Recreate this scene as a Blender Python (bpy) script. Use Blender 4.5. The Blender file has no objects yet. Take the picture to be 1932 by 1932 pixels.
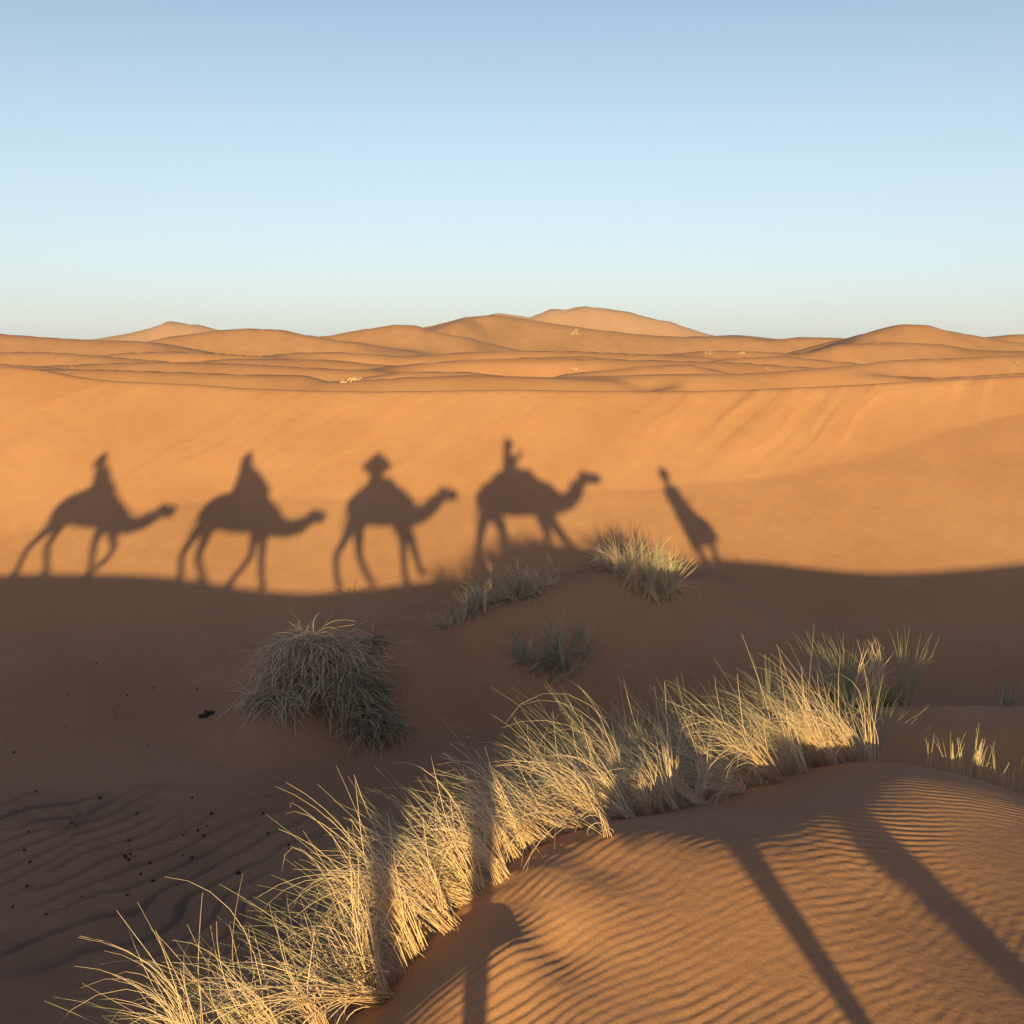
import bpy, bmesh, math, random
import numpy as np
from mathutils import Vector, Matrix

# ------------------------------------------------------------------ camera, sky, sun, exposure
S = bpy.context.scene
PITCH = math.radians(9.82)
FOC = 1854.0 / 1932.0            # focal length in picture widths
SUN_EL = math.radians(5.78)
TS = math.tan(SUN_EL)
Z0 = 3.0                         # camera height above the caravan path

cam_d = bpy.data.cameras.new('camera')
cam = bpy.data.objects.new('camera', cam_d)
S.collection.objects.link(cam)
cam.location = (0, 0, Z0)
cam.rotation_euler = (math.pi / 2 - PITCH, 0, 0)
cam_d.sensor_width = 36
cam_d.lens = 36 * FOC
cam_d.clip_start = 0.1
cam_d.clip_end = 30000
S.camera = cam
S.render.resolution_x = S.render.resolution_y = 1024

w = bpy.data.worlds.new('World')
S.world = w
w.use_nodes = True
nt = w.node_tree
nt.nodes.clear()
sky = nt.nodes.new('ShaderNodeTexSky')
sky.sky_type = 'NISHITA'
sky.sun_disc = False
sky.sun_elevation = SUN_EL
sky.sun_rotation = math.radians(180)
sky.altitude = 0
sky.air_density = 0.6
sky.dust_density = 1.0
sky.ozone_density = 0.4
bg = nt.nodes.new('ShaderNodeBackground')
bg.inputs['Strength'].default_value = 0.110
wo = nt.nodes.new('ShaderNodeOutputWorld')
gam = nt.nodes.new('ShaderNodeMixRGB')            # pale horizon haze mixed into the sky colour, fading out overhead
gam.inputs[2].default_value = (2.8, 3.4, 4.0, 1)
tco = nt.nodes.new('ShaderNodeTexCoord'); sep = nt.nodes.new('ShaderNodeSeparateXYZ'); mr = nt.nodes.new('ShaderNodeMapRange')
nt.links.new(tco.outputs['Generated'], sep.inputs[0]); nt.links.new(sep.outputs['Z'], mr.inputs['Value'])
mr.interpolation_type = 'SMOOTHSTEP'
mr.inputs['From Min'].default_value = -0.02; mr.inputs['From Max'].default_value = 0.40
mr.inputs['To Min'].default_value = 0.72; mr.inputs['To Max'].default_value = 0.0
nt.links.new(mr.outputs[0], gam.inputs[0])
nt.links.new(sky.outputs[0], gam.inputs[1])
nt.links.new(gam.outputs[0], bg.inputs[0])
nt.links.new(bg.outputs[0], wo.inputs[0])

sd = bpy.data.lights.new('sun', 'SUN')
sun = bpy.data.objects.new('sun', sd)
S.collection.objects.link(sun)
sd.energy = 5.0
sd.angle = math.radians(0.53)
sd.color = (1.0, 0.75, 0.26)
sun.rotation_euler = (math.pi / 2 - SUN_EL, 0, 0)     # light travels along +Y and slightly down
S.view_settings.view_transform = 'Standard'
S.view_settings.look = 'None'
S.view_settings.gamma = 1
S.view_settings.use_curve_mapping = False
S.view_settings.exposure = 1.02

# ------------------------------------------------------------------ helpers
rng = np.random.default_rng(7)
C = S.collection

def tag(o, label=None, cat=None, group=None, kind=None):
    if label: o['label'] = label
    if cat: o['category'] = cat
    if group: o['group'] = group
    if kind: o['kind'] = kind
    return o

def mesh_obj(name, V, F, mat, parent=None, smooth=True, attrs=None):
    """V (n,3) floats, F (m,k) ints with one k; attrs: {name: (n,) floats}"""
    me = bpy.data.meshes.new(name)
    V = np.ascontiguousarray(V, dtype=np.float32)
    F = np.ascontiguousarray(F, dtype=np.int32)
    k = F.shape[1]
    me.vertices.add(len(V)); me.vertices.foreach_set('co', V.ravel())
    me.loops.add(F.size); me.loops.foreach_set('vertex_index', F.ravel())
    me.polygons.add(len(F))
    me.polygons.foreach_set('loop_start', np.arange(0, F.size, k, dtype=np.int32))
    me.polygons.foreach_set('loop_total', np.full(len(F), k, dtype=np.int32))
    me.polygons.foreach_set('use_smooth', np.full(len(F), smooth))
    me.update(calc_edges=True)
    if attrs:
        for an, av in attrs.items():
            a = me.attributes.new(an, 'FLOAT', 'POINT')
            a.data.foreach_set('value', np.ascontiguousarray(av, dtype=np.float32).ravel())
    if mat: me.materials.append(mat)
    o = bpy.data.objects.new(name, me)
    C.objects.link(o)
    if parent: o.parent = parent
    return o

def empty(name, loc):
    o = bpy.data.objects.new(name, None)
    o.empty_display_size = 0.2
    C.objects.link(o); o.location = loc
    return o

# value noise on numpy arrays
_perm = np.random.default_rng(11).permutation(512)
_perm = np.concatenate([_perm, _perm, _perm])
_vals = np.random.default_rng(12).uniform(-1, 1, 1024)
def vnoise(x, y, seed=0):
    x = np.asarray(x, dtype=np.float64); y = np.asarray(y, dtype=np.float64)
    xi = np.floor(x).astype(np.int64); yi = np.floor(y).astype(np.int64)
    fx = x - xi; fy = y - yi
    fx = fx * fx * fx * (fx * (fx * 6 - 15) + 10); fy = fy * fy * fy * (fy * (fy * 6 - 15) + 10)
    def h(a, b): return _vals[_perm[(_perm[(a + seed * 37) % 512] + b) % 512]]
    return (h(xi, yi) * (1 - fx) + h(xi + 1, yi) * fx) * (1 - fy) + (h(xi, yi + 1) * (1 - fx) + h(xi + 1, yi + 1) * fx) * fy
def fbm(x, y, seed=0, oct=4):
    t = 0; a = 1.0; s = 0
    for i in range(oct):
        t = t + a * vnoise(x * 2 ** i + 17.3 * i, y * 2 ** i + 9.1 * i, seed + i); s += a; a *= 0.5
    return t / s

def smax(a, b, k): return 0.5 * (a + b + np.sqrt((a - b) ** 2 + k * k))
def smin(a, b, k): return 0.5 * (a + b - np.sqrt((a - b) ** 2 + k * k))
def sstep(a, b, x):
    t = np.clip((x - a) / (b - a), 0, 1); return t * t * (3 - 2 * t)

# a sight line given by a place in a 1932-unit wide survey picture taken from the camera spot
CP, SP = math.cos(PITCH), math.sin(PITCH)
def ray(px, py):
    u = (px - 966) / 1854.0; v = (py - 966) / 1854.0
    return u, CP - v * SP, -SP - v * CP
def at_Y(px, py, Y):
    a, b, c = ray(px, py); return (a / b * Y, Y, c / b * Y)
def at_O(px, py, O):
    """point on the sight line whose sun ray passes O metres below the camera"""
    a, b, c = ray(px, py); Y = O / (-c / b - TS); return (a / b * Y, Y, c / b * Y)

# ------------------------------------------------------------------ terrain (z relative to the camera, +Z0 when built)
def tps_fit(P, v, lam=1e-4):
    P = np.array(P, float); v = np.array(v, float); n = len(P)
    d = np.linalg.norm(P[:, None] - P[None], axis=2)
    K = np.where(d > 0, d * d * np.log(d + 1e-12), 0) + lam * np.eye(n)
    A = np.zeros((n + 3, n + 3)); A[:n, :n] = K; A[:n, n] = 1; A[:n, n + 1:] = P; A[n, :n] = 1; A[n + 1:, :n] = P.T
    return P, np.linalg.solve(A, np.concatenate([v, [0, 0, 0]]))
def tps_eval(f, x, y):
    P, w = f; sh = np.shape(x); x = np.ravel(x); y = np.ravel(y)
    out = w[-3] + w[-2] * x + w[-1] * y
    for i in range(len(P)):
        d2 = (x - P[i, 0]) ** 2 + (y - P[i, 1]) ** 2
        out = out + w[i] * 0.5 * d2 * np.log(d2 + 1e-12)
    return out.reshape(sh)

# windward side of the near dune; the control value is O = -(z + TS*y)
Wp = []
def wO(px, py, O): x, y, z = at_O(px, py, O); Wp.append((x, y, O))
wO(1640, 1932, 2.72); wO(1932, 1932, 2.72); wO(1300, 1932, 2.72); wO(1000, 1932, 2.74); wO(860, 1932, 2.78)
wO(1932, 1740, 2.66); wO(1932, 1560, 2.60)
wO(1400, 1750, 2.55); wO(1650, 1700, 2.57); wO(1750, 1560, 2.50)
wO(1150, 1780, 2.60); wO(1050, 1800, 2.64)
# brink seen by the sun
wO(1400, 1604, 2.40); wO(1283, 1590, 2.385); wO(1181, 1573, 2.375); wO(1570, 1525, 2.42); wO(1700, 1462, 2.44); wO(1810, 1492, 2.50)
wO(1061, 1705, 2.51); wO(965, 1783, 2.58); wO(905, 1860, 2.68); wO(1130, 1640, 2.46)
wO(1040, 1640, 2.44)
# behind the brink, falling to the grass
wO(850, 1700, 2.72); wO(700, 1885, 3.02); wO(960, 1650, 2.52); wO(900, 1760, 2.70); wO(800, 1850, 2.85)
wO(1210, 1532, 2.52); wO(1380, 1482, 2.62); wO(1300, 1540, 2.48); wO(1450, 1520, 2.51); wO(1530, 1442, 2.58); wO(1640, 1436, 2.50)
wO(1850, 1466, 2.62); wO(1932, 1490, 2.72)
env = [(-30, 2.9), (-15, 2.9), (-10.7, 2.87), (-7.3, 2.93), (-4.6, 3.20), (-3, 3.12), (-2, 3.02), (-1, 3.0), (0, 2.98), (1.6, 2.98),
       (2.6, 2.93), (3.3, 2.82), (4.35, 2.62), (7.35, 2.80), (11.5, 2.50), (20, 2.4), (40, 2.4)]
for x, O in env:
    Wp.append((x, 0.0, O)); Wp.append((x, -4.0, O + 0.35)); Wp.append((x, -14.0, O + 1.5))
for x, y, O in [(-12, 1.6, 3.05), (-7, 1.8, 3.1), (-4.6, 2.2, 3.35), (-3, 2.6, 3.25), (-1.6, 4.0, 3.15), (-1.5, 2.2, 3.05), (0, 2.4, 2.97),
                (1.6, 2.4, 2.97), (2.8, 2.6, 2.9), (4.4, 3, 2.68), (4.4, 6, 2.74), (6, 5, 2.85), (7.4, 3, 2.86), (12, 3, 2.6), (20, 3, 2.5), (40, 3, 2.5)]:
    Wp.append((x, y, O))
Wf = tps_fit([(a, b) for a, b, c in Wp], [c for a, b, c in Wp])

edge = np.array([(-60, 1.0), (-30, 1.0), (-12, 1.2), (-6, 1.6), (-3, 2.7), (-1.6, 4.0), (-.76, 4.76), (-.37, 5.25), (0, 5.42), (.84, 6.15), (1.63, 6.86), (2.37, 7.3),
                 (2.8, 7.4), (3.67, 7.2), (5, 6.7), (8, 5.4), (14, 4.0), (60, 4.0)])
def edge_y(x):
    return (np.interp(x - .12, edge[:, 0], edge[:, 1]) + np.interp(x, edge[:, 0], edge[:, 1]) + np.interp(x + .12, edge[:, 0], edge[:, 1])) / 3

def W_surface(x, y):
    ye = edge_y(x)
    yy = np.minimum(y, ye + 0.25)
    O = tps_eval(Wf, x, np.maximum(yy, -20))
    O = np.where(y < -14, O + 0.1 * (-14 - y), O)
    return -O - TS * yy, ye

# far dune with the slip face
cr_px = [(-900, 690), (-200, 690), (0, 690), (65, 692), (165, 714), (250, 719), (350, 722), (430, 729), (575, 735), (700, 737), (966, 733), (1226, 737), (1391, 734), (1566, 727), (1716, 718), (1932, 707), (2200, 695), (2900, 690)]
ft_px = [(-900, 1060), (-200, 1040), (0, 1015), (144, 989), (335, 949), (558, 944), (872, 938), (1135, 930), (1293, 917), (1456, 904), (1632, 869), (1720, 839), (1842, 798), (1932, 782), (2200, 740), (2900, 730)]
YC = 28.0
cr = np.array([at_Y(px, py, YC) for px, py in cr_px])
def crest_z(x): return np.interp(x, cr[:, 0], cr[:, 2])
SLIP = 0.60
ft = []
for px, py in ft_px:
    a, b, c = ray(px, py); r = c / b
    Y = 26.0
    for _ in range(40):
        zc = float(crest_z(a / b * Y)); Y = (zc - SLIP * YC) / (r - SLIP)
    ft.append((a / b * Y, Y, r * Y))
ft = np.array(ft)
def sm_interp(x, X, Yv, wdt=1.0):
    return sum(np.interp(x + d * wdt, X, Yv) for d in (-1, -.5, 0, .5, 1)) / 5
FLOOR = -6.55
def far_dune(x, y):
    zc = sm_interp(x, cr[:, 0], cr[:, 2], 0.6)
    yf = sm_interp(x, ft[:, 0], ft[:, 1], 1.0)
    slip = zc - SLIP * (YC - y)
    zf = zc - SLIP * (YC - yf)
    q = yf - y
    D = np.maximum(zf - FLOOR, 1.0)
    D2 = D + 0.5
    D = D + 3.0
    drop = np.where(q > 0, D * (1 - np.exp(-(0.54 * np.maximum(q, 0) / D) ** 1.10)), 0.50 * q)
    fan = zf - drop
    back = zc - 0.16 * (y - YC)
    z = smin(smax(fan, slip, 0.05), back, 0.10)
    return z, slip - fan

def ridge(x, y, pts, kn, kf, rnd=0.25):
    """long dune: crest polyline (x,y,z), near and far slopes"""
    best = np.full(np.shape(x), -1e9)
    P = np.array(pts, float)
    for i in range(len(P) - 1):
        a, b = P[i], P[i + 1]; d = b[:2] - a[:2]; L = np.hypot(*d); d = d / L
        s = np.clip((x - a[0]) * d[0] + (y - a[1]) * d[1], 0, L)
        qx = x - a[0] - s * d[0]; qy = y - a[1] - s * d[1]
        dist = np.sqrt(qx * qx + qy * qy + rnd * rnd) - rnd
        side = np.where(qy > 0, kf, kn)
        side = kn + (kf - kn) * sstep(-0.5, 0.5, qy / (np.abs(qx) + np.abs(qy) + 1e-6))
        best = np.maximum(best, a[2] + (b[2] - a[2]) * s / L - side * dist)
    return best

mound = [at_Y(500, 1345, 14.8), at_Y(560, 1285, 15.8), at_Y(640, 1222, 16.5), at_Y(720, 1200, 17.1), at_Y(850, 1180, 17.7), at_Y(960, 1140, 18.1), at_Y(1060, 1105, 18.4), at_Y(1200, 1085, 18.9),
         at_Y(1330, 1095, 19.9), at_Y(1500, 1130, 20.6)]
shoulder = [at_Y(1400, 1440, 10.0), at_Y(1560, 1350, 10.4), at_Y(1680, 1338, 10.6), at_Y(1800, 1334, 10.8), at_Y(1932, 1336, 11.0), at_Y(2300, 1330, 11.6), at_Y(3200, 1330, 13)]

def ripple(x, y, fine=True):
    """wind ripples on the near dune"""
    n1 = fbm(x * 0.55, y * 0.55, 3, 2); n2 = fbm(x * 2.1, y * 1.7, 5, 3); n3 = fbm(x * 7, y * 7, 8, 2)
    lam = 0.063
    out = 0; ws = 0
    # local wind directions: (centre x, y, slope of the crest lines, wavelength)
    for i, (cx, cy, sl, lm, am) in enumerate([(0.6, 4.2, .55, 1.0, 1.0), (1.5, 4.9, .62, 1.05, .9), (2.7, 6.3, .06, .95, 1.0), (2.3, 4.6, 1.15, 1.35, .62), (0.9, 5.4, .95, 1.1, .75), (3.4, 5.2, .35, 1.1, .8)]):
        q = math.atan(sl); w_ = np.exp(-((x - cx + .35 * n1) ** 2 + (y - cy + .3 * n2) ** 2) / (2 * .42 ** 2)) + 1e-9
        phi = math.cos(q) * y - math.sin(q) * x + 0.12 * n1 + 0.050 * n2 + 0.008 * n3
        fa = vnoise(x * 1.5 + 3.1 + i * 5, y * 2.2, 14 + i); fb = vnoise(x * 1.5 + 40, y * 2.2 + 9 + i * 3, 15 + i)
        t = phi / (lam * lm) + np.arctan2(fa, fb) / (2 * np.pi)
        core = np.clip(np.hypot(fa, fb) / 0.30, 0, 1)
        f = t - np.floor(t)
        out = out + w_ * am * core * (np.where(f < 0.60, 0.5 - 0.5 * np.cos(np.pi * f / 0.60), 0.5 + 0.5 * np.cos(np.pi * (f - 0.60) / 0.40)) - 0.5); ws = ws + w_
    prof = out / ws; core = 1.0
    amp = np.clip(0.55 + 1.1 * fbm(x * 0.9 + 4, y * 0.9, 21, 3) + 0.5 * n2, 0.10, 1.25)
    return 0.0053 * amp * core * prof

def terrain(x, y, detail=True):
    W, ye = W_surface(x, y)
    We = -tps_eval(Wf, np.ravel(x)[:1], np.ravel(ye)[:1])[0] if False else None
    L = Wedge(x, ye) - 0.62 * (y - ye)
    near = smin(W, L, 0.05)
    far, sf = far_dune(x, y)
    m = ridge(x, y, mound, 0.66, 0.26, 0.35)
    sh = ridge(x, y, shoulder, 1.0, 0.42, 0.12)
    sc_ = np.interp(x, [q[0] for q in shoulder], [q[2] for q in shoulder])
    dd_ = np.maximum(sc_ - sh, 0)
    sh = np.where(y < np.interp(x, [q[0] for q in shoulder], [q[1] for q in shoulder]), sc_ - .16 * dd_ - .95 * np.maximum(dd_ - .42, 0), sh)
    und = 0.16 * fbm(x * 0.22, y * 0.22, 31, 3)
    z = smax(far, FLOOR + 0.12 + und + 0.02 * np.abs(x), 0.25)
    z = smax(z, m + 0.10 * fbm(x * .8, y * .8, 41, 3), 0.14)
    z = smax(z, sh + 0.03 * fbm(x * .8, y * .8, 44, 2), 0.08)
    nearmask = near > z
    z = smax(z, near, 0.10)
    if detail:
        onW = sstep(0.0, 0.5, ye - y + 0.05) * sstep(-0.2, 0.1, near - z + 0.12) * sstep(-16, -10, y)
        z = z + ripple(x, y) * onW
        z = z + 0.012 * fbm(x * 1.3, y * 1.3, 51, 3) * (1 - onW)
        # faint ripples on the shaded slopes
        t = (y * 0.9 + x * 0.35 + 0.25 * fbm(x * .5, y * .5, 61, 3)) / 0.16
        z = z + 0.0060 * np.sin(2 * np.pi * t) * np.clip(.5 + 1.2 * fbm(x * .7, y * .7, 63, 2), 0, 1) * (1 - onW) * (y < 17) * (y > 4)
        # dark ripples of the valley floor, left
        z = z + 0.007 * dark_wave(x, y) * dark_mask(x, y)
        # avalanche tongues of the slip face
        sl = sstep(-0.02, 0.15, sf) * sstep(YC + 0.1, YC - 0.15, y)
        s = x - 0.85 * (y - YC) + 0.35 * fbm(x * .5, y * .5, 71, 2)
        n = fbm(s * 1.1, y * 0.16, 72, 2); n_b = fbm(s * 4.2, y * 0.30, 75, 3)
        tongue = np.abs(n) ** 0.7 * np.sign(n)
        right = 0.30 + 0.70 * sstep(1.5, 8, x)
        z = z + sl * right * (0.05 * tongue + 0.034 * n_b * sstep(-.25, .35, n) + 0.01 * fbm(x * 2.5, y * 1.5, 77, 3))
    return z

def Wedge(x, ye):
    return -np.interp(x, _ex, _eO) - TS * ye

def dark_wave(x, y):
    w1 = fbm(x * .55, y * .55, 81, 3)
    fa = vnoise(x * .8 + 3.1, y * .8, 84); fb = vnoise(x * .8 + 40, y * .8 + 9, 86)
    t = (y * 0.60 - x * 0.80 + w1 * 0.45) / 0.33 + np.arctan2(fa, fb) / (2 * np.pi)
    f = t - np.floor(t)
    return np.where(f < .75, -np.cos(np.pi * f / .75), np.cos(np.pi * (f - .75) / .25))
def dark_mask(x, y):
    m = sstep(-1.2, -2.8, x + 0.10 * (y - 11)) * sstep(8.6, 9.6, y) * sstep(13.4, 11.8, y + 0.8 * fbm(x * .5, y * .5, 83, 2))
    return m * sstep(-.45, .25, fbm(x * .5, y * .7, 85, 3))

_ex = np.linspace(-60, 60, 1201)
_eO = tps_eval(Wf, _ex, edge_y(_ex) + 0.0)

# ------------------------------------------------------------------ erg beyond the slip-face dune
def hump(px_list, D, kn=0.22, kf=0.25, rnd=3.0):
    return ([at_Y(px, py, D * (1 + dd)) for (px, py, dd) in px_list], kn, kf, rnd)
HUMPS = [
    hump([(1140, 752, -.06), (1226, 741, -.05), (1290, 728, 0), (1450, 707, .03), (1560, 694, .06), (1700, 680, .12), (1830, 673, .2), (1960, 669, .3), (2200, 665, .35)], 40, .42, .30, .5),
    hump([(230, 740, -.05), (340, 722, 0), (400, 711, .02), (460, 710, .04), (530, 720, .04), (600, 732, .02), (700, 745, 0)], 46, .29, .30, 1.5),
    hump([(-300, 672, 0), (-60, 680, 0), (60, 694, -.05), (180, 706, -.1)], 60, .32, .3, 1),
    hump([(1470, 676, 0), (1560, 664, .02), (1600, 650, .05), (1680, 646, .08), (1760, 650, .1), (1850, 664, .1), (1960, 676, .05)], 92, .3, .3, 2),
    hump([(1280, 690, 0), (1380, 674, 0), (1480, 672, 0), (1600, 684, 0)], 75, .35, .3, 1.5),
    hump([(860, 690, 0), (1000, 675, 0), (1130, 672, 0), (1240, 682, 0)], 80, .30, .3, 2),
    hump([(250, 690, 0), (420, 676, 0), (600, 678, 0), (760, 690, 0)], 75, .3, .3, 2),
    hump([(1100, 706, 0), (1200, 690, .0), (1290, 688, .0), (1360, 700, 0)], 56, .34, .3, 1),
    hump([(640, 716, 0), (780, 700, 0), (900, 702, 0), (1010, 712, 0)], 55, .36, .3, 1),
    # skyline
    hump([(-500, 632, 0), (0, 629, 0), (100, 636, 0), (165, 640, 0), (260, 644, 0)], 200, .32, .2, 5),
    hump([(300, 640, 0), (408, 622, 0), (450, 618, 0), (540, 621, 0), (610, 632, 0), (690, 645, 0)], 230, .32, .2, 5),
    hump([(560, 642, 0), (610, 633, 0), (690, 619, 0), (740, 612, 0), (775, 614, 0), (810, 622, 0), (900, 634, 0)], 260, .32, .2, 5),
    hump([(760, 636, 0), (860, 608, .05), (910, 597, .1), (960, 592, .1), (1010, 602, .05), (1100, 620, 0), (1250, 636, 0)], 300, .30, .2, 7),
    hump([(1250, 634, 0), (1390, 635, 0), (1440, 641, 0), (1500, 636, 0), (1580, 638, 0), (1700, 640, 0)], 300, .3, .2, 5),
    hump([(1370, 633, 0), (1390, 632, 0), (1420, 637, 0)], 420, .14, .2, 5),
    hump([(1560, 640, 0), (1600, 634, 0), (1640, 627, 0), (1670, 630, 0), (1720, 640, 0)], 210, .32, .3, 4),
    hump([(1560, 668, -.1), (1610, 646, -.05), (1660, 629, 0), (1735, 610, 0), (1770, 613, 0), (1820, 625, 0), (1870, 634, 0), (1960, 650, 0)], 150, .32, .3, 4),
    hump([(1830, 634, 0), (1870, 630, 0), (1900, 632, 0), (1940, 640, 0), (2300, 640, 0)], 240, .3, .2, 4),
    # far high dunes
    hump([(120, 646, 0), (170, 640, 0), (250, 630, 0), (300, 618, 0), (335, 606, 0), (380, 612, 0), (430, 624, 0), (520, 640, 0)], 1100, .42, .3, 14),
    hump([(760, 642, 0), (830, 612, 0), (890, 600, 0), (950, 588, 0), (985, 592, 0), (1012, 598, 0), (1060, 582, 0), (1090, 582, 0), (1130, 577, 0), (1170, 584, 0), (1200, 588, 0), (1270, 605, 0), (1340, 631, 0), (1390, 642, 0)], 1250, .42, .3, 16),
]
_hr = random.Random(23)
for _D in (42, 62, 100):
    _py = 643 + 92 * (30.0 / _D) ** 1.12
    _px = -250 + _hr.uniform(0, 250)
    while _px < 2200:
        _w = _hr.uniform(280, 560) * (1 if _D < 90 else .7)
        _pk = _py - _hr.uniform(0, 9) * (60 / _D) ** .4; _dr = _hr.uniform(12, 26) * (60 / _D) ** .35; _sk = _hr.uniform(-.35, .35); _tl = _hr.uniform(-.10, .10)
        HUMPS.append(hump([(_px + _w * u, _pk + _dr * abs(u - _sk) ** 1.7 + 2 * u * _sk, _tl * u) for u in (-1, -.66, -.33, 0, .33, .66, 1)], _D, _hr.choice([.36, .40, .44, .34, .30]), .3, _hr.uniform(.5, 1.6) * _D / 60))
        _px += _w * _hr.uniform(1.0, 1.7)

def erg(x, y):
    r = np.hypot(x, y)
    yy = np.maximum(y, 5)
    # ranks of small dunes, steep towards the sun, growing with distance
    z = -3.3 - .018 * np.minimum(r, 300) + (0.25 + .004 * np.minimum(r, 400)) * fbm(x / (14 + .12 * r), y / (14 + .12 * r), 117, 3) - 2.5 * sstep(34, 27, y)
    z = np.where(r > 700, z - (np.minimum(r, 1500) - 700) * 0.004, z)
    z = z + 0.10 * fbm(x * .15, y * .15, 120, 3) * sstep(30, 60, r)
    z = smin(z, -0.0042 * r + 0.1 - 1.1 * np.exp(-np.maximum(r - 28, 0) / 30), 0.2)
    z = np.array(z)
    for i, (pts, kn, kf, rnd) in enumerate(HUMPS):
        D = pts[0][1]; D0 = min(q[1] for q in pts); D1 = max(q[1] for q in pts)
        m = (y > D0 * .62 - 6) & (y < D1 * 1.35 + 12)
        xa = min(q[0] for q in pts) - .35 * D; xb = max(q[0] for q in pts) + .35 * D
        m &= (x > xa) & (x < xb)
        if not m.any(): continue
        kn = kn * 1.5 if kn > .25 else kn; rnd = rnd * .35 if kn > .25 else rnd * .7
        xm, ym = x[m], y[m]
        q = ridge(xm + 0.025 * D * fbm(xm * 6 / D, ym * 6 / D, 130 + i, 2), ym + 0.06 * D * fbm(xm * 6 / D, ym * 1.2 / D, 160 + i, 2), pts, kn, kf, rnd)
        z[m] = smax(z[m], q, 0.05 + 0.0016 * D)
    zc = sm_interp(x, cr[:, 0], cr[:, 2], 0.6)
    lim = zc - 0.16 * (y - YC) - 0.06
    z = np.where(y < 33, np.minimum(z, lim + 3 * sstep(31, 34, y)), z)
    z = z - 4.0 * sstep(30, 28.6, y)
    return z

# ------------------------------------------------------------------ materials
def new_mat(name):
    m = bpy.data.materials.new(name); m.use_nodes = True
    n = m.node_tree; b = n.nodes['Principled BSDF']
    return m, n, b

def sand_mat():
    m, n, b = new_mat('sand')
    N = n.nodes.new; Lk = n.links.new
    geo = N('ShaderNodeNewGeometry')
    big = N('ShaderNodeTexNoise'); big.inputs['Scale'].default_value = 0.35; big.inputs['Detail'].default_value = 5
    Lk(geo.outputs['Position'], big.inputs['Vector'])
    mid = N('ShaderNodeTexNoise'); mid.inputs['Scale'].default_value = 4.0; mid.inputs['Detail'].default_value = 4
    Lk(geo.outputs['Position'], mid.inputs['Vector'])
    gr = N('ShaderNodeTexNoise'); gr.inputs['Scale'].default_value = 160; gr.inputs['Detail'].default_value = 3
    Lk(geo.outputs['Position'], gr.inputs['Vector'])
    r = N('ShaderNodeValToRGB')
    r.color_ramp.elements[0].position = 0.35; r.color_ramp.elements[0].color = SAND_A
    r.color_ramp.elements[1].position = 0.68; r.color_ramp.elements[1].color = SAND_B
    Lk(big.outputs[0], r.inputs[0])
    mx = N('ShaderNodeMixRGB'); mx.blend_type = 'MULTIPLY'; mx.inputs[0].default_value = 0.12
    r2 = N('ShaderNodeValToRGB')
    r2.color_ramp.elements[0].position = 0.30; r2.color_ramp.elements[0].color = (.62, .60, .60, 1)
    r2.color_ramp.elements[1].position = 0.62; r2.color_ramp.elements[1].color = (1.08, 1.06, 1.04, 1)
    Lk(mid.outputs[0], r2.inputs[0]); Lk(r.outputs[0], mx.inputs[1]); Lk(r2.outputs[0], mx.inputs[2])
    mg = N('ShaderNodeMixRGB'); mg.blend_type = 'MULTIPLY'; mg.inputs[0].default_value = 0.5
    r3 = N('ShaderNodeValToRGB')
    r3.color_ramp.elements[0].position = 0.36; r3.color_ramp.elements[0].color = (.55, .55, .58, 1)
    r3.color_ramp.elements[1].position = 0.60; r3.color_ramp.elements[1].color = (1.1, 1.1, 1.1, 1)
    Lk(gr.outputs[0], r3.inputs[0]); Lk(mx.outputs[0], mg.inputs[1]); Lk(r3.outputs[0], mg.inputs[2])
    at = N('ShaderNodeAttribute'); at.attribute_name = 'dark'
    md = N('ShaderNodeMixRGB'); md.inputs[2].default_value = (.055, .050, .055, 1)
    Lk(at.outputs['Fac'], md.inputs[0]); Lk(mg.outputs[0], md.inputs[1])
    Lk(md.outputs[0], b.inputs['Base Color'])
    b.inputs['Roughness'].default_value = 0.95
    b.inputs['Specular IOR Level'].default_value = 0.15
    bp = N('ShaderNodeBump'); bp.inputs['Strength'].default_value = 0.35; bp.inputs['Distance'].default_value = 0.004
    Lk(gr.outputs[0], bp.inputs['Height']); 
    bp2 = N('ShaderNodeBump'); bp2.inputs['Strength'].default_value = 0.30; bp2.inputs['Distance'].default_value = 0.02
    n2 = N('ShaderNodeTexNoise'); n2.inputs['Scale'].default_value = 14; n2.inputs['Detail'].default_value = 5
    Lk(geo.outputs['Position'], n2.inputs['Vector']); Lk(n2.outputs[0], bp2.inputs['Height'])
    Lk(bp.outputs[0], bp2.inputs['Normal']); Lk(bp2.outputs[0], b.inputs['Normal'])
    return m
SAND_A = (0.362, 0.182, 0.104, 1)
SAND_B = (0.408, 0.214, 0.127, 1)
M_SAND = sand_mat()

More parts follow.
